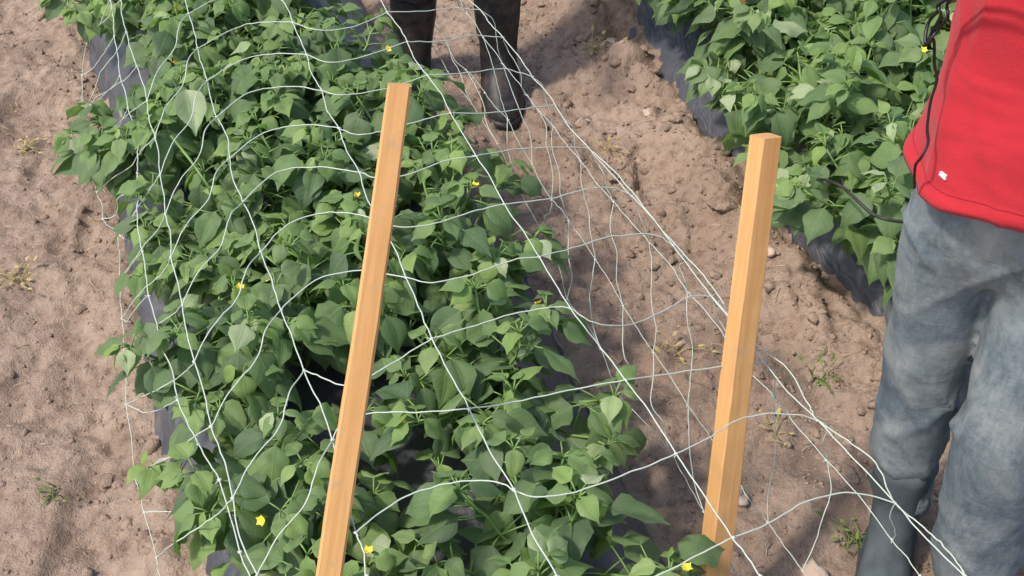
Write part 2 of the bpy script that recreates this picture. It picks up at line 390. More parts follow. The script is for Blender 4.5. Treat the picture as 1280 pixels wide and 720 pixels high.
def tube(g, pts, r0, r1, n=5):
    b = len(g.v); m = len(pts); up = Vector((0.13, .21, 1)).normalized()
    for k, p in enumerate(pts):
        t = (pts[min(k+1, m-1)]-pts[max(k-1, 0)])
        t = t.normalized() if t.length > 1e-9 else Vector((0, 0, 1))
        s = t.cross(up); s = s.normalized() if s.length > 1e-3 else Vector((1, 0, 0)); w = s.cross(t)
        r = r0+(r1-r0)*k/max(1, m-1)
        for a in range(n):
            q = 2*math.pi*a/n; g.v.append((p+s*(math.cos(q)*r)+w*(math.sin(q)*r))[:])
    for k in range(m-1):
        for a in range(n):
            g.f.append((b+k*n+a, b+k*n+(a+1) % n, b+(k+1)*n+(a+1) % n, b+(k+1)*n+a))
    g.f.append(tuple(b+a for a in range(n))[::-1]); g.f.append(tuple(b+(m-1)*n+a for a in range(n)))
def rdir(el):  # unit vector with random azimuth
    a = random.uniform(0, 2*math.pi); return Vector((math.cos(a)*math.cos(el), math.sin(a)*math.cos(el), math.sin(el)))
def flower(parent, p, axis):
    g = Geo(); axis = axis.normalized(); s = axis.orthogonal().normalized(); w = axis.cross(s)
    for k in range(5):
        a = k*2*math.pi/5; d = (s*math.cos(a)+w*math.sin(a))*.85+axis*.55
        leaf(g, p, d, axis, .0105, .0085, .5, .1, .2)
    o = mesh_obj('flower', g.v, g.f, PETAL, parent); return o
def plant(x, y, z, h, spread, nbr, seed, label, group, nfl=1, size=1.0, lean=(0, 0), name='crop_plant', ax=None, tonebias=0):
    random.seed(seed)
    root = empty(name, (x, y, z)); tag(root, label, 'plant', group)
    st = Geo(); fo = Geo(); tips = []
    trunk_top = Vector((lean[0]*.1, lean[1]*.1, .06)); tube(st, [Vector((0, 0, -.02)), trunk_top*.5, trunk_top], .007, .006)
    for b in range(nbr):
        az = 2*math.pi*(b+random.uniform(-.3, .3))/nbr; rad = spread*random.uniform(.35, 1.05) if b else 0.05
        if ax is not None:   # an elliptic crown stretched across the bed
            ex, ey = math.cos(az)*ax[0], math.sin(az)*ax[1]; ca, sa = math.cos(ax[2]), math.sin(ax[2]); ox, oy = ex*ca-ey*sa, ex*sa+ey*ca
        else: ox, oy = math.cos(az), math.sin(az)
        hh = h*random.uniform(.72, 1.05)*(1-.38*(rad/spread)**2)
        end = Vector((ox*rad+lean[0], oy*rad+lean[1], hh)); midp = Vector((end.x*.38, end.y*.38, hh*.55))
        pts = []
        for k in range(9):
            t = k/8; pts.append(trunk_top*(1-t)**2+midp*2*t*(1-t)+end*t*t+Vector((random.gauss(0, .004), random.gauss(0, .004), 0)))
        tube(st, pts, .0048, .0022); tips.append(pts[-1])
        for k in range(2, 9):
            for rep in range((3 if k % 2 else 2) if k < 8 else 6):
                if k < 4 and random.random() < .45: continue
                base = pts[k]; el = random.uniform(-.15, .45) if k < 8 else random.uniform(.1, .8)
                d = rdir(el); out = Vector((ox, oy, 0))*.45*(rad/spread); d = (d+out).normalized()
                young = (k == 8)
                pl = random.uniform(.02, .055)*(0.45 if young else 1)*size
                e = base+d*pl+Vector((0, 0, .008)); tube(st, [base, base+d*pl*.5+Vector((0, 0, .006)), e], .0018, .0013, 4)
                L = (random.uniform(.036, .056) if young else random.uniform(.058, .092))*size
                up = Vector((random.gauss(0, .34), random.gauss(0, .34), 1)); ld = Vector((d.x, d.y, d.z*.4-random.uniform(.05, .85)))
                tone = random.gauss(.72, .14) if young else random.gauss(.36, .20)
                if random.random() < .004: tone = 1
                elif random.random() < .02: tone = .95
                leaf(fo, e, ld, up, L, L*random.uniform(.50, .76), min(1, max(0, tone+tonebias)), random.uniform(.2, 1.25), random.uniform(.1, .6))
    st.obj('stem', STEM, root); fo.obj('foliage', LEAF, root, True)
    for k in range(nfl):
        t = random.choice(tips); q = t+Vector((random.gauss(0, .02), random.gauss(0, .02), .012)); flower(root, q, Vector((random.gauss(0, .5), random.gauss(0, .5), 1)))
    return root
A1 = B1.a
G1 = 'crop plants growing in the netted bed'
LAB1 = {}; MID = []
def L1(*a): return LAB1[a]
plants1 = []
for k in range(10):
    s = -.82+k*.36
    for sd in (-1, 1):
        plants1.append((k, sd, s+(.12 if sd > 0 else 0)+random.uniform(-.04, .04)))
LT = ['crop plant in the netted bed, left row, ', 'crop plant in the netted bed, right row, ']
WHERE = {
 (0,-1): 'nearest one, below the bottom edge', (0,1): 'nearest one, below the bottom edge',
 (1,-1): 'at the bottom edge under the left stake', (1,1): 'low between the two stakes',
 (2,-1): 'left of the lower left stake', (2,1): 'at the furrow beside the stake middle',
 (3,-1): 'left of the stake at mid height', (3,1): 'right of the upper left stake',
 (4,-1): 'on the bed edge above mid height', (4,1): 'just behind the left stake top',
 (5,-1): 'big leaves over soil, upper left', (5,1): 'at the net above the stake top',
 (6,-1): 'small, cut by the top edge', (6,1): 'just past the top edge'}
PAST = {6: 'just', 7: 'second', 8: 'third', 9: 'fourth', 10: 'fifth'}
for k, sd, s in plants1:
    x, y = B1.xy({-1: -.165-{5: .12, 6: -.03, 4: .08, 3: .09, 2: .09}.get(k, .055), 1: .17+{0: -.08, 1: -.05, 2: .02, 3: .05, 4: .04, 5: -.06, 6: -.12}.get(k, -.10 if k > 6 else 0)}[sd]+random.uniform(-.02, .02), s)
    if k >= 3 and sd > 0:
        mx, my = B1.xy(random.uniform(-.03, .03)-{5: .10, 4: .04}.get(k, .02), s-.1)
        MID.append((k, mx, my))
    w = WHERE.get((k, sd)) or PAST[k]+' past the top edge'
    hgt = .285 if sd > 0 else .265
    plant(x, y, .13, hgt+random.uniform(-.02, .03), .225 if sd > 0 else (.12 if k == 6 else .20), 12 if k < 10 else 8, 100+k*7+(sd > 0), LT[sd > 0]+w, G1, size=1.04, nfl=(2 if (k, sd) in ((2,1),(6,-1),(3,1)) else 1) if k < 9 else 0, ax=(1.0, 1.1, A1))
MW = {3: 'just left of the stake middle', 4: 'left of the upper left stake', 5: 'near the top edge'}
for k, mx, my in MID:
    plant(mx, my, .13, .29+random.uniform(-.02, .02), .20, 11 if k < 10 else 7, 500+k*7, 'crop plant in the netted bed, middle row, '+(MW.get(k) or PAST[k]+' past the top edge'), G1, nfl=0, size=1.04, ax=(1.0, 1.1, A1))
G2 = 'crop plants growing in the bed behind the person'
W2 = ['beside the jeans at hip level', 'behind the jeans, mostly hidden', 'hidden behind the red shirt hem', 'drooping over grey plastic right of the right stake top', 'in the middle of the second bed by the shirt',
      'hidden behind the red shirt', 'left of the small stake, over the plastic', 'with broad leaves above the right stake', 'at the upper right beside the black cord', 'at the top edge over dark shade', 'around the small stake at the top edge', 'at the top edge left of the cord']
idx = 0
for r in range(7):
    for c, uu in enumerate((-.25, .0, .26)):
        s = -.62+r*.34+(.1 if c == 1 else 0)
        x, y = B2.xy(uu-({0: .06, 1: .12, 2: .10, 3: .06}.get(r, .03) if c == 0 else 0)+random.uniform(-.02, .02), s+random.uniform(-.03, .03))
        w = ['left row, ', 'middle row, ', 'right row, '][c]+['behind the jeans', 'level with the shirt hem', 'above the right stake top', 'around the small far stake', 'just past the small far stake', 'second past the small far stake', 'last one at the far end'][r]
        plant(x, y, .14, .285+random.uniform(-.03, .03), .25, 14 if r < 5 else 8, 900+idx, 'crop plant in the unnetted bed, '+w, G2, nfl=1 if r in (2, 3) else 0, size=1.08, ax=(1, 1.1, B2.a), tonebias=.04); idx += 1

# the pale folded leaf hanging out of the crown at the upper left, and the bare stalk beside it
g = Geo(); a_, b_ = P(232, 112, .50), P(251, 188, .42); best = min([o for o in COL.objects if o.type == 'EMPTY' and o.name.startswith('crop_plant')], key=lambda o: (o.location.xy-b_.xy).length)
leaf(g, a_, b_-a_, Vector((.35, -.6, .6)), .095, .060, 1, .25, .75); g.v = [(Vector(v)-best.location)[:] for v in g.v]; tag(g.obj('leaf', LEAF, best, True), 'pale green leaf folded and hanging down')
g = Geo(); tube(g, [P(214, 170, .40)-best.location, P(238, 200, .42)-best.location, P(262, 236, .40)-best.location, P(270, 262, .30)-best.location], .0026, .0036, 6); tag(g.obj('stalk', STEM, best), 'bare yellow green stalk')

# small weeds on the bare soil
def weed(px, py, r, label, m, dens=18):
    p = P(px, py, .01); z = gz(p.x, p.y); p = P(px, py, z); root = empty('weed', (p.x, p.y, gz(p.x, p.y))); tag(root, label, 'weed', 'small weeds in the furrows')
    random.seed(int(px*7+py)); g = Geo(); st = Geo()
    for k in range(dens):
        d = rdir(random.uniform(.05, .9)); b = Vector((random.gauss(0, r*.25), random.gauss(0, r*.25), 0)); e = b+d*r*random.uniform(.1, .95)
        tube(st, [b, (b+e)/2+Vector((0, 0, r*.12)), e], .0012, .0008, 4); leaf(g, e, d, Vector((0, 0, 1)), r*random.uniform(.12, .42), r*random.uniform(.08, .18), .5, .6, .2)
    st.obj('stem', m, root); g.obj('foliage', m, root)
weed(33, 188, .05, 'yellowish dry weed on the soil at the upper left', DRY)
weed(18, 138, .03, 'tiny dry weed, highest one at the left border', DRY, 9)
weed(18, 350, .055, 'flat yellow green weed at the left border at mid height', DRY, 20)
weed(66, 617, .04, 'small dark green weed in the lower left soil', WEEDG, 12)
weed(1032, 468, .05, 'small green weed on rough soil left of the jeans', WEEDG)
weed(840, 440, .06, 'flattened straw coloured weed in the furrow left of the right stake', DRY, 16)
weed(762, 192, .05, 'dry yellowish weed in the upper furrow beside the net edge', DRY, 14)
weed(745, 70, .07, 'sparse yellow green weed on the loose soil ridge at the top', DRY, 14)
weed(968, 548, .05, 'sparse dry weed between the right stake and the jeans', DRY, 10)
weed(1068, 680, .06, 'brown green weed tuft at the feet of the person in jeans', WEEDG, 16)

lit = Geo(); random.seed(31)
n_l = 0
while n_l < 420:
    x, y = random.uniform(-1.6, 1.4), random.uniform(.6, 3.6); u1 = B1.us(x, y)[0]; u2 = B2.us(x, y)[0]
    if abs(u1) < .36 or abs(u2) < .42: continue
    n_l += 1; L = random.uniform(.006, .035); a = random.uniform(0, 6.28); d = Vector((math.cos(a), math.sin(a), 0)); p = Vector((x, y, gz(x, y)+.004)); e = p+d*L; e.z = gz(e.x, e.y)+.004
    tube(lit, [p, (p+e)/2+Vector((d.y, -d.x, .4))*L*.12, e], .0009, .0006, 4)
tag(lit.obj('straw_litter', plain('straw', (.50, .40, .25), .9)), 'bits of dry straw and stalk scattered over the soil', 'straw litter', kind='stuff')

# ------------------------------------------------------------------ stakes
def stake(top, bot, w0, w1, label, chamfer=.15, rot=0.25, w2=None):
    d = (bot-top); L = d.length; zax = -d.normalized()
    root_loc = bot
    me = bpy.data.meshes.new('wooden_stake'); bm = bmesh.new(); rings = []
    n = 26; random.seed(int(L*1e4))
    for k in range(n):
        t = k/(n-1); w = w1+(w0-w1)*t; h = t*L
        cx, cy = .0012*math.sin(t*9+L*7), .0012*math.cos(t*7); ring = []
        c = .10*w
        for sx, sy in ((1, 1), (-1, 1), (-1, -1), (1, -1)):
            a, b = (sx*w/2, sy*(w2 or w)/2)
            for e in ((0, 1), (1, 0)) if sx*sy > 0 else ((1, 0), (0, 1)):
                ring.append(bm.verts.new((a-sx*c*e[0]+cx+random.gauss(0, .00025), b-sy*c*e[1]+cy+random.gauss(0, .00025), h)))
        rings.append(ring)
    for k in range(n-1):
        for a in range(8): bm.faces.new((rings[k][a], rings[k][(a+1) % 8], rings[k+1][(a+1) % 8], rings[k+1][a]))
    tip = bm.verts.new((0, 0, -.12))
    for a in range(8): bm.faces.new((rings[0][(a+1) % 8], rings[0][a], tip))
    # slightly slanted sawn end
    for vtx in rings[-1]: vtx.co.z += vtx.co.x*chamfer
    bm.faces.new(rings[-1]); bm.normal_update(); bm.to_mesh(me); bm.free(); me.materials.append(WOOD)
    bv = bpy.data.objects.new('wooden_stake', me); COL.objects.link(bv)
    q = Vector((0, 0, 1)).rotation_difference(zax); bv.rotation_mode = 'QUATERNION'; bv.rotation_quaternion = q @ Quaternion((0, 0, 1), rot); bv.location = root_loc
    tag(bv, label, 'stake', 'wooden stakes standing in the beds')
def ext(top, low, zb):
    t = (top.z-zb)/(top.z-low.z); return top+(low-top)*t
t1 = PD(500, 106, 1.42); l1 = PD(415, 700, 1.60); stake(t1, ext(t1, l1, .10), .0278, .0400, 'slender pale wooden stake leaning in the netted bed, left and nearest one', .1, .06, .026)
t2 = PD(957, 170, 1.74); l2 = PD(893, 700, 1.96); stake(t2, ext(t2, l2, .02), .036, .050, 'thick orange wooden stake standing in the furrow beside the jeans', .05, .42, .034)
l3 = P(922, 20, .28); t3 = l3+Vector((.0, .01, .42)); stake(t3, ext(t3, l3, .14), .024, .024, 'small far wooden stake at the top edge among the leaves', .1, .2)

# ------------------------------------------------------------------ the net
def PZ(lst, z): return [P(a, b, z(k/(max(1, len(lst)-1))) if callable(z) else z) for k, (a, b) in enumerate(lst)]
W0p = [(151,0),(158,40),(171,83),(184,126),(194,172),(200,219),(207,267),(214,321),(228,381),(243,452),(264,533),(291,623),(321,720)]
W1p = [(236,17),(247,60),(259,101),(271,146),(287,197),(304,252),(326,315),(351,388),(380,463),(416,550),(445,666),(458,720)]
W2p = [(353,0),(366,28),(383,68),(402,113),(424,160),(449,215),(474,276),(508,347),(540,423),(586,511),(642,612),(696,720)]
W3p = [(476,0),(484,15),(509,52),(534,94),(563,141),(595,195),(630,255),(674,321),(713,385),(782,475),(845,567),(916,672),(951,720)]
W4p = [(600,12),(629,47),(666,96),(694,131),(736,185),(790,245),(841,306),(889,370),(955,452),(1022,525),(1119,629),(1206,720)]
WIp = [(138,0),(143,45),(150,95),(160,135),(172,175),(172,216),(172,258),(178,314),(186,370),(200,430),(222,500),(248,555),(274,600),(300,690)]
WEp = [(120,0),(112,40),(103,94),(104,140),(110,184),(121,240),(129,274),(145,290),(150,350),(153,398),(155,440),(158,505),(168,592),(180,640),(196,697)]
S1p = [(604,47),(629,80),(659,119),(691,157),(726,201),(767,252),(811,302),(859,364),(910,428),(967,495),(1033,575),(1115,675),(1150,720)]
S2p = [(522,10),(541,30),(560,57),(582,87),(606,116),(635,150),(665,205),(690,250),(711,276),(744,324),(779,382),(817,441),(860,507),(917,592),(960,653),(1003,713)]
S3p = [(560,90),(590,130),(622,180),(650,240),(690,310),(709,374),(751,436),(776,497),(835,560),(880,640),(918,712)]
NZ = {'0': .37, '1': .50, '2': .53, '3': .52, '4': lambda t: .47-.03*math.sin(t*3.14), 'I': .22, 'E': .07, 'a': .33, 'b': .18, 'c': .08}
W0, W1, W2_, W3, W4 = PZ(W0p, .44), PZ(W1p, .50), PZ(W2p, .53), PZ(W3p, .52), PZ(W4p, NZ['4'])
WI, WE = PZ(WIp, .37), PZ(WEp, lambda t: .24-.10*t)
S1, S2, S3 = PZ(S1p, .33), PZ(S2p, .18), PZ(S3p, .09)
net = Geo(); random.seed(99)
def cr(pts, n=7):
    out = []
    for k in range(len(pts)-1):
        p0, p1, p2, p3 = pts[max(k-1, 0)], pts[k], pts[k+1], pts[min(k+2, len(pts)-1)]
        for j in range(n):
            t = j/n; out.append(.5*((2*p1)+(p2-p0)*t+(2*p0-5*p1+4*p2-p3)*t*t+(3*p1-p0-3*p2+p3)*t**3))
    out.append(pts[-1]); return out
TR = .00115
def strand(pts, n=7, wob=.0005, r=TR):
    c = cr(pts, n)
    c = [p+Vector((random.gauss(0, wob), random.gauss(0, wob), random.gauss(0, wob)))*(0 if k in (0, len(c)-1) else 1) for k, p in enumerate(c)]
    c = cr(c, 2); tube(net, c, r, r, 5)
def knot(p, s=1):
    v0, f0 = ICO1; b = len(net.v); v = lump(v0, .0036*s, random.random()*50)+np.array(p[:]); net.v += v.tolist(); net.f += [tuple(k+b for k in f) for f in f0]
    if random.random() < .5:
        d = rdir(random.uniform(-.6, .6)); tube(net, [p, p+d*.008], .0008, .0006, 4)
def extend(l, n0, n1, adv=None):
    a = list(l); d0 = (a[0]-a[2])*.5; d1 = (a[-1]-a[-3])*.5
    dfar = Vector((-math.sin(A1)*.14, math.cos(A1)*.14, 0))
    return [a[0]+dfar*k for k in range(n0, 0, -1)]+a+[a[-1]+d1*k*.8 for k in range(1, n1+1)]
EX = 5
longs = [W0, W1, W2_, W3, W4, WI, WE, S1, S2, S3]
for l in longs:
    e = extend(l, EX, 2); e2 = []
    for p_, q_ in zip(e[:-1], e[1:]): e2 += [p_, (p_+q_)/2+Vector((random.gauss(0, .0035), 0, random.gauss(0, .003)))]
    strand(e2+[e[-1]], 4, r=.0009 if l in (S1, S2, S3, WE) else TR)
    for p in e: knot(p)
def px_ctrl(a, b, mids, za, zb):
    """weft between two nodes with control pixels from the photo, its height eased between them"""
    n = len(mids)+1; return [a]+[P(x, y, za+(zb-za)*(k+1)/n) for k, (x, y) in enumerate(mids)]+[b]
def weft(a, b, mids=None, sag=0.0, dx=0.0, r=TR):
    if mids is None:
        m = (a+b)/2+Vector((dx, 0, -sag)); q1 = a*.75+b*.25+Vector((dx*.7, 0, -sag*.7)); q2 = a*.25+b*.75+Vector((dx*.7, 0, -sag*.7))
        jz = lambda: Vector((random.gauss(0, .006), random.gauss(0, .006), random.gauss(0, .006)))
        strand([a, q1+jz(), m+jz(), q2+jz(), b], 4, r=r)
    else: strand(px_ctrl(a, b, mids, a.z, b.z), 5)
w12 = {1: [(300,33),(335,28)], 2: [(300,76),(340,67)], 3: [(310,117),(360,108)], 4: [(330,166),(380,156)], 5: [(345,216),(400,209)], 6: [(360,281),(405,266),(445,268)],
       7: [(395,350),(450,338),(480,342)], 8: [(400,471),(434,482),(470,466),(505,445)], 9: [(430,528),(470,516),(530,515)], 10: [(490,630),(550,606),(612,601)]}
pair12 = {1: 1, 2: 2, 3: 3, 4: 4, 5: 5, 6: 6, 7: 7, 8: 8, 9: 9, 10: 10}
for k, m in w12.items(): weft(W1[k], W2_[pair12[k]], m)
weft(W1[0], W2_[0], [(275,-4),(310,-14)])
w23 = {1: (1, [(400,38),(445,32)]), 2: (2, [(415,78),(462,68)]), 3: (3, [(430,119),(485,110)]), 4: (4, [(448,168),(478,164),(520,152)]), 5: (5, [(470,222),(510,218),(555,201)]),
       6: (6, [(500,284),(545,279),(595,263)]), 7: (7, [(540,353),(590,343),(640,325)]), 8: (8, [(585,410),(640,393),(690,384)]), 9: (9, [(640,503),(710,488)]), 10: (10, [(668,621),(720,615),(790,590)]), }
for k, (j, m) in w23.items(): weft(W2_[k], W3[j], m)
weft(W2_[11], W3[11], [(760,735),(820,720),(870,695)])
w34 = {1: (0, [(530,14),(565,10)]), 2: (1, [(555,51),(590,44)]), 3: (2, [(585,91),(630,86)]), 4: (3, [(610,141),(655,136)]), 5: (4, [(640,187),(690,184)]),
       6: (5, [(685,249),(735,236),(768,235)]), 7: (6, [(715,310),(765,296),(815,293)]), 8: (7, [(745,404),(790,405),(830,388),(862,371)]), 9: (8, [(830,468),(900,459)]),
       10: (9, [(890,545),(930,522),(985,517)]), 11: (10, [(960,655),(1010,626),(1070,616)])}
for k, (j, m) in w34.items(): weft(W3[k], W4[j], m)
weft(W3[12]+Vector((.05, -.06, 0)), W4[11], sag=.02)
# left shoulder and left curtain: the wefts slant down towards the viewer
for k in range(len(W1)-2):
    j = min(k+3, len(W0)-1); a, b = W1[k], W0[j]; m = (a+b)/2+Vector((.035, -.02, .045)); strand([a, a*.72+b*.28+Vector((.012, -.01, .035)), m*.55+(a+b)*.225, a*.25+b*.75+Vector((.004, -.012, .02)), b], 4)
for k in range(len(W0)-1):
    x0, y0 = W0p[k]; j = min(range(len(WEp)), key=lambda q: abs(WEp[q][1]-(y0+62+18*(k % 2)))); x1, y1 = WEp[j]
    if y0+62 > 700: x1, y1 = x0-110, y0+95
    mids = [(x0+(x1-x0)*t+random.uniform(-4, 4)+10*t*(1-t)*4*random.uniform(-.2, 1), y0+(y1-y0)*t) for t in (.25, .5, .75)]
    strand([W0[k]]+[P(a, b, .44-.20*t) for (a, b), t in zip(mids, (.25, .5, .75))]+[WE[j] if y0+62 <= 700 else P(x1, y1, .16)], 5)
for k in range(len(WI)-1):
    j = min(k+1, len(WE)-1); weft(WI[k], WE[j], sag=random.uniform(.01, .04), dx=random.uniform(-.02, .0))
# right curtain
for k in range(0, len(W4)-1):
    j = min(k+1 if k < 4 else k+2-1, len(S1)-1); j = {0:1, 1:2, 2:3, 3:4, 4:5, 5:6, 6:7, 7:8, 8:9, 9:10, 10:11}.get(k, 12); weft(W4[k], S1[j], sag=0, dx=.008, r=.0009)
for k in range(0, len(S1)-2):
    j = min(k+5, len(S2)-1); weft(S1[k], S2[j], sag=0, dx=random.uniform(-.02, .025), r=.0009)
for a, b in ((7, 4), (8, 5), (9, 6), (10, 7), (11, 8), (12, 9), (13, 10), (5, 3), (3, 2), (2, 1)): weft(S2[a], S3[b], sag=0, dx=random.uniform(-.02, .02))
# doubled outer cord beside the right fold
o5 = [(889,370),(940,425),(985,462),(1010,505),(1022,525),(1060,551),(1095,580),(1119,629),(1150,655),(1185,688),(1206,720)]
strand(PZ(o5, .455))
o6 = [(736,185),(775,222),(830,290),(880,345),(905,380)]; strand(PZ(o6, .47))
# far wefts past the top of the view
for A, B in ((W0, W1), (W1, W2_), (W2_, W3), (W3, W4), (W4, S1)):
    ea, eb = extend(A, EX, 0), extend(B, EX, 0)
    for k in range(EX): weft(ea[k], eb[k], sag=.01)
netmesh = net.obj('crop_net', TWINE); tag(netmesh, 'white twine trellis net draped slack over the middle bed', 'net')

# ------------------------------------------------------------------ people
def skin_mesh(name, verts, edges, rad, sub=2, root=0):
    me = bpy.data.meshes.new(name); me.from_pydata(verts, edges, []); o = bpy.data.objects.new(name, me); COL.objects.link(o)
    m = o.modifiers.new('s', 'SKIN'); m.use_smooth_shade = True
    for k, r in enumerate(rad):
        me.skin_vertices[0].data[k].radius = r if isinstance(r, tuple) else (r, r); me.skin_vertices[0].data[k].use_root = (k == root)
    ss = o.modifiers.new('u', 'SUBSURF'); ss.levels = sub; ss.render_levels = sub
    dg = bpy.context.evaluated_depsgraph_get(); ev = o.evaluated_get(dg); out = bpy.data.meshes.new_from_object(ev, depsgraph=dg)
    V = np.array([v.co[:] for v in out.vertices]); Fs = [tuple(p.vertices) for p in out.polygons]
    bpy.data.objects.remove(o); return V, Fs
def voxel(V, Fs, size, smooth_it=3):
    me = bpy.data.meshes.new('t'); me.from_pydata(V.tolist() if hasattr(V, 'tolist') else V, [], Fs); o = bpy.data.objects.new('t', me); COL.objects.link(o)
    m = o.modifiers.new('r', 'REMESH'); m.mode = 'VOXEL'; m.voxel_size = size
    s = o.modifiers.new('s', 'SMOOTH'); s.iterations = smooth_it; s.factor = .5
    dg = bpy.context.evaluated_depsgraph_get(); out = bpy.data.meshes.new_from_object(o.evaluated_get(dg), depsgraph=dg)
    V2 = np.array([v.co[:] for v in out.vertices]); F2 = [tuple(p.vertices) for p in out.polygons]; nn = np.array([v.normal[:] for v in out.vertices])
    bpy.data.objects.remove(o); return V2, F2, nn
def merge(parts):
    V = []; Fs = []
    for v, f in parts:
        b = len(V); V += [tuple(x) for x in v]; Fs += [tuple(k+b for k in q) for q in f]
    return V, Fs
def sphere(c, r, sub=3):
    v, f = ico(sub); return (v*np.array(r)+np.array(c)), f
def hand_parts(wrist, direc, palm_n, s=1.0, curl=.9, left=1):
    """palm and five unequal, bent fingers, thumb leaving the side of the palm"""
    d = direc.normalized(); n = palm_n.normalized(); w = d.cross(n).normalized()*left
    out = []; pc = wrist+d*.05*s
    vs = [wrist, wrist+d*.035*s, wrist+d*.085*s]; out.append(skin_mesh('p', [v[:] for v in vs], [(0, 1), (1, 2)], [(.022*s, .026*s), (.018*s, .036*s), (.014*s, .038*s)], 2))
    for k, (off, L) in enumerate(((-.030, .066), (-.010, .076), (.010, .071), (.029, .056))):
        a = wrist+d*.075*s+w*off*s; c1 = curl*.5; c2 = curl*1.3; c3 = curl*1.9
        dd = lambda c: d*math.cos(c)+n*math.sin(c)
        p1 = a+d*.015*s; p2 = p1+dd(c1)*L*.45*s; p3 = p2+dd(c2)*L*.32*s; p4 = p3+dd(c3)*L*.24*s
        out.append(skin_mesh('f', [x[:] for x in (a, p1, p2, p3, p4)], [(0, 1), (1, 2), (2, 3), (3, 4)], [.009*s, .0095*s, .0088*s, .008*s, .0065*s], 2))
    a = wrist+d*.02*s-w*.02*s; b = a+(d*.6-w*.7+n*.3).normalized()*.035*s; c = b+(d*.8-w*.2+n*.5).normalized()*.03*s; e = c+(d*.6+w*.2+n*.7).normalized()*.024*s
    out.append(skin_mesh('t', [x[:] for x in (a, b, c, e)], [(0, 1), (1, 2), (2, 3)], [.014*s, .012*s, .0105*s, .008*s], 2)); return out
def head_parts(c, s=1.0, face=Vector((0, -1, 0))):
    out = [sphere((0, 0, 0), (.074, .095, .112)), sphere((0, -.03, -.055), (.055, .06, .06)), sphere((0, -.098, -.015), (.013, .02, .026), 2),
           sphere((.077, .0, -.01), (.010, .02, .03), 2), sphere((-.077, 0, -.01), (.010, .02, .03), 2), sphere((0, -.088, -.052), (.026, .010, .007), 2), sphere((0, -.086, -.064), (.022, .010, .007), 2), sphere((0, -.084, -.09), (.022, .014, .014), 2),
           sphere((.032, -.080, .018), (.024, .012, .006), 2), sphere((-.032, -.080, .018), (.024, .012, .006), 2)]
    q = Vector((0, -1, 0)).rotation_difference(face.normalized()); res = []
    for v, f in out: res.append((np.array([(q@Vector(x)*s+c)[:] for x in v]), f))
    eyes = [np.array([(q@Vector(x)*s+c)[:] for x in sphere((sx*.031, -.081, 0), (.012, .008, .008), 2)[0]]) for sx in (1, -1)]
    return res, eyes, q
def loft(rings, cap=False):
    V = []; Fs = []; n = len(rings[0])
    for r in rings: V += [tuple(x) for x in r]
    for k in range(len(rings)-1):
        for a in range(n): Fs.append((k*n+a, k*n+(a+1) % n, (k+1)*n+(a+1) % n, (k+1)*n+a))
    return V, Fs

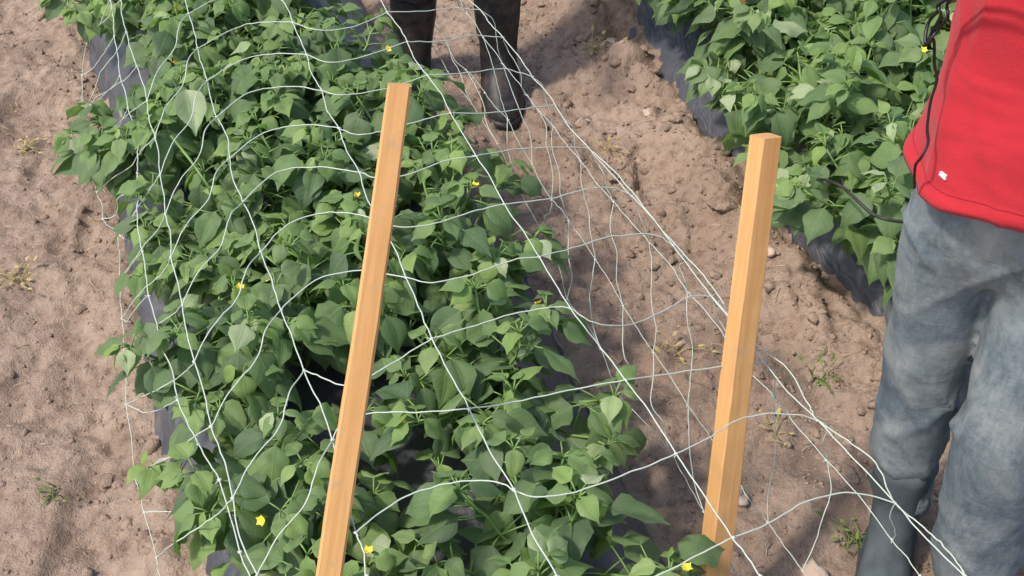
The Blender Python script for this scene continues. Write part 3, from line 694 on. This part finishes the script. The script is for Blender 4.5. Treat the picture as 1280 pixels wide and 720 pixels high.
def person(base, rz, J, label, mats, tall=1.0, jeans_detail=True):
    """J: joint table in local coordinates (x right in view, y away from view, z up)"""
    root = empty('person', base, rz); tag(root, label, 'person')
    hp, kn, an, toe = J['hip'], J['knee'], J['ankle'], J['toe']; sh, el, wr = J['shoulder'], J['elbow'], J['wrist']
    # body: one continuous surface
    v = [(0, 0, hp[0][2]+.04), (0, .0, hp[0][2]+.2), (0, .0, sh[0][2]-.16), (0, .0, sh[0][2]-.02), (0, -.01, sh[0][2]+.07), (0, -.02, sh[0][2]+.13)]
    e = [(0, 1), (1, 2), (2, 3), (3, 4), (4, 5)]; r = [(.105, .08), (.105, .08), (.135, .10), (.10, .07), (.05, .05), (.05, .055)]
    for s in (0, 1):
        b = len(v); v += [hp[s], kn[s], tuple(np.array(kn[s])*.5+np.array(an[s])*.5+np.array([0, .015, .03])), an[s], toe[s]]; e += [(0, b), (b, b+1), (b+1, b+2), (b+2, b+3), (b+3, b+4)]; r += [.05, .038, .036, .03, .026]
        b = len(v); v += [sh[s], el[s], wr[s]]; e += [(3, b), (b, b+1), (b+1, b+2)]; r += [.052, .036, .026]
    parts = [skin_mesh('b', v, e, r, 2)]
    hs, eyes, q = head_parts(Vector((0, -.03, sh[0][2]+.225)), 1.0, J.get('face', Vector((0, -1, -.25)))); parts += hs
    for s in (0, 1):
        W = Vector(wr[s]); parts += hand_parts(W, J['hand'][s], J['palm'][s], 1.0, J['curl'][s], 1 if s else -1)
    V, Fs = merge(parts); V, Fs, nn = voxel(V, Fs, .0065, 2)
    body = mesh_obj('body', V, Fs, SKIN, root)
    for k, ev in enumerate(eyes): mesh_obj('eye', ev, ICO2[1], mats['eye'], root)
    # hair: cap over the skull
    hv, hf = sphere((0, 0, 0), (.081, .103, .119), 4); c = Vector((0, -.03, sh[0][2]+.225)); keep = [k for k, p in enumerate(hv) if p[2] > .035+.9*max(0, -p[1]-.02) or (p[1] > .005 and p[2] > -.07)]
    ks = set(keep); mp = {k: j for j, k in enumerate(keep)}; hv2 = [(q@Vector(hv[k]*(1+.05*vnoise(hv[k:k+1, 0]*40, hv[k:k+1, 1]*40, hv[k:k+1, 2]*40)[0]))+c)[:] for k in keep]
    ho = mesh_obj('hair', hv2, [tuple(mp[a] for a in f) for f in hf if all(a in ks for a in f)], HAIRM, root)
    # trousers
    v = [(0, 0, hp[0][2]+.14), (0, 0, hp[0][2]+.04)]; e = [(0, 1)]; r = [J['waist'], J['seat']]; v[1] = (0, 0, hp[0][2]+.075)
    for s in (0, 1):
        b = len(v); h_, k_, a_ = (np.array(x, float) for x in (hp[s], kn[s], an[s])); hem = J['hemz'][s]
        t = (k_[2]-hem)/(k_[2]-a_[2]); hemp = k_+(a_-k_)*t
        v += [tuple(h_-np.array([0, 0, .03])), tuple(h_*.5+k_*.5), tuple(k_), tuple(k_*.5+hemp*.5), tuple(hemp)]; e += [(1, b), (b, b+1), (b+1, b+2), (b+2, b+3), (b+3, b+4)]
        r += J['legr'][s]
    V, Fs = skin_mesh('j', v, e, r, 3); V, Fs, nn = voxel(V, Fs, .0075, 3)
    x, y, z = V.T
    w = fbm(x*5+2, y*5, z*9+.8*np.sin(x*20), seed=41, o=3); w2 = 1-np.abs(vnoise(x*6, y*6+3, z*12+3*x*5, seed=44)); w3 = 1-np.abs(vnoise(x*4+7, y*4, z*9-x*14, seed=47))
    kneez = kn[0][2]; amp = .45+.8*np.exp(-((z-kneez)/.12)**2)+1.0*np.exp(-((z-J['hemz'][0]-.05)/.12)**2)+.7*np.exp(-((z-hp[0][2])/.10)**2)
    disp = (.0035*w+.006*(np.clip(w2, .55, 1)-.55)*2+.005*(np.clip(w3, .6, 1)-.6)*2)*amp
    if 'fold' in J:        # the bunched roll of cloth above the lower leg
        fx, fz = J['fold']; m = (x < fx)
        zz = z-fz-.10*(x+.05); disp = disp+np.where(m, .005*np.exp(-((zz-.02)/.022)**2)-.010*np.exp(-((zz+.018)/.012)**2)-.010*smooth(0, -.06, zz), 0)
    V = V+nn*disp[:, None]
    jo = mesh_obj('trousers', V, Fs, mats['trousers'], root)
    # boots
    for s in (0, 1):
        A = Vector(an[s]); T = Vector(toe[s]); f = (T-A); f.z = 0; f.normalize(); side = Vector((-f.y, f.x, 0)); top = J['boot'][s]; rings = []
        pr = [(0.0, -.055, .205, .047), (.012, -.058, .208, .049), (.03, -.056, .205, .048), (.055, -.054, .17, .045), (.08, -.052, .11, .042), (.11, -.05, .075, .041), (.16, -.052, .062, .043)]
        zt = .16
        while zt < top: zt += .03; pr.append((zt, -.058, .058, .046+.05*(zt-.16)))
        lean = Vector(kn[s])-A; lean = lean/lean.z
        for zz, back, front, hw in pr:
            ring = []; n = 28
            for a in range(n):
                q_ = 2*math.pi*a/n; l = (front-back)/2; cx = (front+back)/2; cc = math.cos(q_); si = math.sin(q_)
                narrow = 1-.12*(cc < 0); ww = hw*J.get('bw', 1)*narrow*(1+.02*math.sin(zz*90+a))
                p = A+f*(cx+l*cc*(abs(cc)**-.15 if abs(cc) > .01 else 1))+side*(ww*si)
                p.z = zz+base[2]*0; off = lean*max(0, zz-.08); ring.append((p.x+off.x, p.y+off.y, zz+.004*math.sin(a*1.3+zz*60)))
            rings.append(ring)
        inner = [tuple(np.array(rings[-1]).mean(0)+(np.array(p)-np.array(rings[-1]).mean(0))*.9-np.array([0, 0, .0])) for p in rings[-1]]
        inner2 = [(p[0], p[1], p[2]-.08) for p in inner]; rings += [inner, inner2]
        V_, F_ = loft(rings); F_.append(tuple(range(28))[::-1]); bo = mesh_obj('boot', V_, F_, mats['boot'], root)
        sv = [[(p[0], p[1], h) for p in (np.array(rings[1])-np.array(rings[1]).mean(0))*1.05+np.array(rings[1]).mean(0)] for h in (-.004, .018)]
        V_, F_ = loft(sv); F_.append(tuple(range(28))[::-1]); F_.append(tuple(range(28, 56))); mesh_obj('sole', V_, F_, mats['sole'], bo)
    # shirt: an open hem, folds running round the body
    zs = np.linspace(J['hem'], sh[0][2]+.035, 70); rings = []; n = 120
    a = np.linspace(0, 2*math.pi, n, endpoint=False)
    for z0 in zs:
        t = (z0-J['hem'])/(sh[0][2]-J['hem'])
        rx = np.interp(t, [0, .05, .25, .5, .75, .92, 1.0, 1.08], J['srx']); ry = np.interp(t, [0, .05, .25, .5, .75, .92, 1.0, 1.08], J['sry'])
        px_ = rx*np.sign(np.cos(a))*np.abs(np.cos(a))**.85; py_ = ry*np.sign(np.sin(a))*np.abs(np.sin(a))**.85-.01
        hz = J['hem']+(z0-J['hem'])
        drop = -J['hemdip']*(1-min(1, t*3))*(.5-.5*np.sin(a))
        k = 1+.022*(1-t)*np.sin(a*7+2*math.sin(t*5)+1)+.022*vnoise(np.cos(a)*2.1+3, np.sin(a)*2.1+z0*1.5, np.full_like(a, z0*6.5)+.9*np.cos(a), seed=61)+.035*((1-np.abs(vnoise(np.cos(a)*1.4+5, np.sin(a)*1.4, np.full_like(a, z0*9)+2.2*np.cos(a+.6), seed=66)))**4)
        if t < .045: k = k*1.016
        ox = J['sx'](t); rings.append(np.stack([px_*k+ox, py_*k, z0+drop+.008*np.sin(a*3+1)*(1-t)], -1))
    inner = [r*np.array([.965, .955, 1])+np.array([J['sx'](0)*.035, 0, .0]) for r in rings[:6]][::-1]
    inner[-1] = inner[-1]+np.array([0, 0, .001]); rings_all = inner+rings
    Vt, Ft = loft(rings_all); Ft.append(tuple(range(len(Vt)-n, len(Vt))))
    shirt_parts = [(Vt, Ft)]
    for s in (0, 1):      # short sleeves
        S0 = np.array(sh[s], float); E0 = np.array(el[s], float); c0 = np.array([sh[s][0]*.55, 0, sh[s][2]-.03]); d = E0-S0; path = [c0, S0, S0+d*.3, S0+d*.62]; rr = [.075, .075, .068, .072]
        g = Geo(); prev = None; rgs = []
        for k in range(13):
            t = k/12*3; j = min(2, int(t)); f_ = t-j; p = Vector(path[j]*(1-f_)+path[j+1]*f_); tan = Vector(path[j+1]-path[j]).normalized(); r_ = rr[j]*(1-f_)+rr[j+1]*f_
            s1 = tan.cross(Vector((0, 1, .1))).normalized(); s2 = tan.cross(s1); rgs.append([(p+s1*math.cos(b)*r_*(1+.05*math.sin(3*b+k))+s2*math.sin(b)*r_*(1+.04*math.sin(2*b+k*.7)))[:] for b in np.linspace(0, 6.2832, 24, endpoint=False)])
        shirt_parts.append(loft(rgs))
    Vs, Fs = merge(shirt_parts); so = mesh_obj('shirt', Vs, Fs, mats['shirt'], root)
    # collar ribbing
    g = Geo(); ring = [Vector((.062*math.cos(b), .06*math.sin(b)-.005, sh[0][2]+.052+.012*math.sin(b))) for b in np.linspace(0, 2*math.pi, 33)]; tube(g, ring, .008, .008, 8); mesh_obj('collar', g.v, g.f, mats['shirt'], so)
    return root, so, jo, Vt

EYE = plain('eye', (.05, .03, .02), .2, .5)
SOLE = plain('sole', (.05, .045, .04), .8)
GREYB = plain('grey_rubber', (.085, .10, .105), .85, .2, .35, 14, .5, .006)
bx, by = .682, 1.27; bz = gz(.75, 1.2)*0
J1 = dict(hip=[(-.074, .01, .81), (.056, -.04, .81)], knee=[(-.041, .03, .46), (.053, -.09, .46)], ankle=[(-.004, .05, .08), (.108, -.07, .08)], toe=[(-.03, -.07, .03), (.12, -.20, .03)],
          shoulder=[(-.165, 0, 1.36), (.165, 0, 1.36)], elbow=[(-.37, .05, 1.42), (.30, -.10, 1.28)], wrist=[(-.27, -.10, 1.60), (.22, -.28, 1.42)],
          hand=[Vector((.6, -.1, .6)), Vector((-.25, -1, .1))], palm=[Vector((.3, 0, -1)), Vector((-.3, 0, -1))], curl=[1.0, .8], face=Vector((-.25, -1, -.55)),
          waist=(.125, .095), seat=(.135, .10), hemz=[.10, .07],
          legr=[[(.070, .085), .069, .065, .058, .053], [(.074, .09), .072, .071, .071, .070]], boot=[.26, .26], hem=.894, hemdip=.0,
          srx=[.158, .152, .148, .147, .152, .148, .11, .055], sry=[.128, .124, .118, .112, .11, .10, .075, .05], sx=lambda t: .0, fold=(.0, .27))
p1, shirt1, jeans1, _ = person((bx, by, gz(bx, by)-.01), R(-4), J1, 'person in red t-shirt and faded dusty jeans standing in the furrow at the right', dict(shirt=RED, trousers=DENIM, boot=GREYB, sole=SOLE, eye=EYE))
J2 = dict(bw=1.22, hip=[(-.09, 0, .82), (.09, 0, .82)], knee=[(-.11, -.02, .46), (.10, -.03, .46)], ankle=[(-.125, .03, .09), (.10, .0, .09)], toe=[(-.15, -.10, .03), (.115, -.13, .03)],
          shoulder=[(-.17, 0, 1.38), (.17, 0, 1.38)], elbow=[(-.24, -.04, 1.12), (.24, -.05, 1.12)], wrist=[(-.20, -.25, 1.02), (.20, -.26, 1.02)],
          hand=[Vector((.2, -1, -.2)), Vector((-.2, -1, -.2))], palm=[Vector((.3, 0, -1)), Vector((-.3, 0, -1))], curl=[.8, .8], face=Vector((0, -1, -.5)),
          waist=(.125, .095), seat=(.135, .11), hemz=[.30, .30], legr=[[.088, .078, .07, .066, .062], [.088, .078, .07, .066, .062]], boot=[.36, .36], hem=.86, hemdip=.01,
          srx=[.170, .165, .158, .155, .165, .160, .12, .055], sry=[.125, .12, .115, .112, .11, .10, .075, .05], sx=lambda t: 0)
q2 = P(622, 108, .0)
person((q2.x-.10, q2.y, gz(q2.x, q2.y)-.01), 0, J2, 'person in black rubber boots and dark trousers standing behind the net at the top', dict(shirt=GREYC, trousers=BLACKC, boot=RUBBER, sole=RUBBER, eye=EYE))

# waistband, seam and pocket details on the jeans
from mathutils.bvhtree import BVHTree
def bvh(o): return BVHTree.FromPolygons([v.co for v in o.data.vertices], [tuple(p.vertices) for p in o.data.polygons])
bj = bvh(jeans1); SEAMM = plain('seam_thread', (.15, .17, .18), .9, .1)
def seam(path, r=.0010):
    pts = []
    for a, b in zip(path[:-1], path[1:]):
        for k in range(8):
            t = k/8; x, z = a[0]+(b[0]-a[0])*t, a[1]+(b[1]-a[1])*t; h = bj.ray_cast(Vector((x, -1, z)), Vector((0, 1, 0)))
            if h[0] is not None: pts.append(h[0]+Vector((0, -.0006, 0)))
    g = Geo(); tube(g, pts, r, r, 5); mesh_obj('seam', g.v, g.f, SEAMM, jeans1)
seam([(-.012, .93), (-.012, .84), (-.006, .80)])
seam([(-.085, .915), (-.10, .875), (-.128, .85)]); seam([(.08, .915), (.10, .875), (.128, .85)])
g = Geo(); n_ = 120; b0 = (6+3)*n_; sv_ = [Vector(shirt1.data.vertices[b0+k].co) for k in range(n_)]; ce = sum(sv_, Vector())/n_
sv_ = [ce+(p-ce)*1.004 for p in sv_]; tube(g, sv_+[sv_[0]], .0010, .0010, 5); mesh_obj('hem_stitch', g.v, g.f, cloth_mat('red_thread', (.30, .015, .025), (.34, .02, .03)), shirt1)
bs_ = bvh(shirt1); bpy.context.view_layer.update(); inv = p1.matrix_world.inverted(); o_ = inv @ camo.location; d_ = (inv @ PD(1180, 219, 1.5)-o_).normalized(); h = bs_.ray_cast(o_, d_)
if h[0] is not None:
    nn_ = h[1] if h[1].dot(d_) < 0 else -h[1]; sx_ = nn_.cross(Vector((0, 0, 1))).normalized(); sz_ = sx_.cross(nn_); c_ = h[0]+nn_*.0015; V_ = []
    for dz in (-.0012, .0012):
        for a, b in ((-.006, -.0035), (.006, -.0025), (.0055, .003), (-.005, .0035)): V_.append(c_+sx_*a+sz_*b+nn_*dz)
    mesh_obj('care_tag', V_, [(0, 1, 2, 3), (7, 6, 5, 4), (0, 4, 5, 1), (1, 5, 6, 2), (2, 6, 7, 3), (3, 7, 4, 0)], plain('white_tag', (.75, .7, .68), .7), shirt1, smooth=False)
# ------------------------------------------------------------------ cord held by the person
def cordpts(l, d): return [PD(a, b, dd) for (a, b), dd in zip(l, d)]
cg = Geo()
def smoothtube(pts, r): tube(cg, cr(pts, 8), r, r, 6)
hand = Vector((bx-.125, by-.38, 1.24))
k0 = PD(1157, 54, 1.40)
NK = Vector((bx-.075, by-.09, 1.42)); NK2 = Vector((bx-.06, by+.02, 1.445))
smoothtube([NK2, NK, Vector((bx-.11, by-.17, 1.25)), PD(1192, -4, 1.36), PD(1172, 14, 1.38), PD(1160, 30, 1.40), k0, PD(1170, 40, 1.40), PD(1184, 22, 1.38), PD(1200, -8, 1.36), Vector((bx-.10, by-.165, 1.25)), NK+Vector((.012, 0, 0)), NK2+Vector((.012, 0, 0))], .0022)
smoothtube([k0+Vector((.002, 0, 0)), PD(1163, 44, 1.405), PD(1176, 20, 1.38), PD(1186, -2, 1.36), Vector((bx-.105, by-.168, 1.25)), NK+Vector((.006, 0, .003))], .0020)
smoothtube([k0, PD(1167, 50, 1.41), PD(1168, 80, 1.43), PD(1171, 100, 1.44), PD(1163, 128, 1.455), PD(1159, 160, 1.47), PD(1160, 178, 1.475), PD(1152, 196, 1.48), PD(1144, 208, 1.50), PD(1143, 235, 1.53)], .0019)
co = cg.obj('looped_cord', CORDM); tag(co, 'thin black cord looped and hanging down beside the red t-shirt', 'cord')
cg = Geo(); smoothtube([PD(1000, 235, 2.62), PD(1022, 224, 2.45), PD(1050, 232, 2.32), PD(1072, 251, 2.24), PD(1090, 267, 2.22), PD(1112, 275, 2.20), PD(1150, 280, 2.2), PD(1200, 290, 2.25)], .0032)
tag(cg.obj('drip_hose', RUBBER), 'thin black irrigation hose curving out behind the jeans', 'hose')

# ------------------------------------------------------------------ light
w = bpy.data.worlds.new('World'); scene.world = w; w.use_nodes = True
nt = w.node_tree; bg = nt.nodes['Background']; sky = nt.nodes.new('ShaderNodeTexSky'); sky.sky_type = 'NISHITA'; sky.sun_disc = False
sd = Vector((-.62, -.30, 1.0)).normalized()
sky.sun_elevation = math.asin(sd.z); sky.sun_rotation = math.atan2(sd.x, sd.y); sky.air_density = 1.0; sky.dust_density = 2.0
nt.links.new(sky.outputs[0], bg.inputs[0]); bg.inputs[1].default_value = .15
sl = bpy.data.lights.new('sun', 'SUN'); so = bpy.data.objects.new('sun', sl); COL.objects.link(so); sl.energy = 2.2; sl.angle = R(5); sl.color = (1, .95, .88)
so.rotation_euler = sd.to_track_quat('Z', 'Y').to_euler()
vs = scene.view_settings; vs.view_transform = 'Standard'; vs.look = 'None'; vs.gamma = 1; vs.exposure = .70
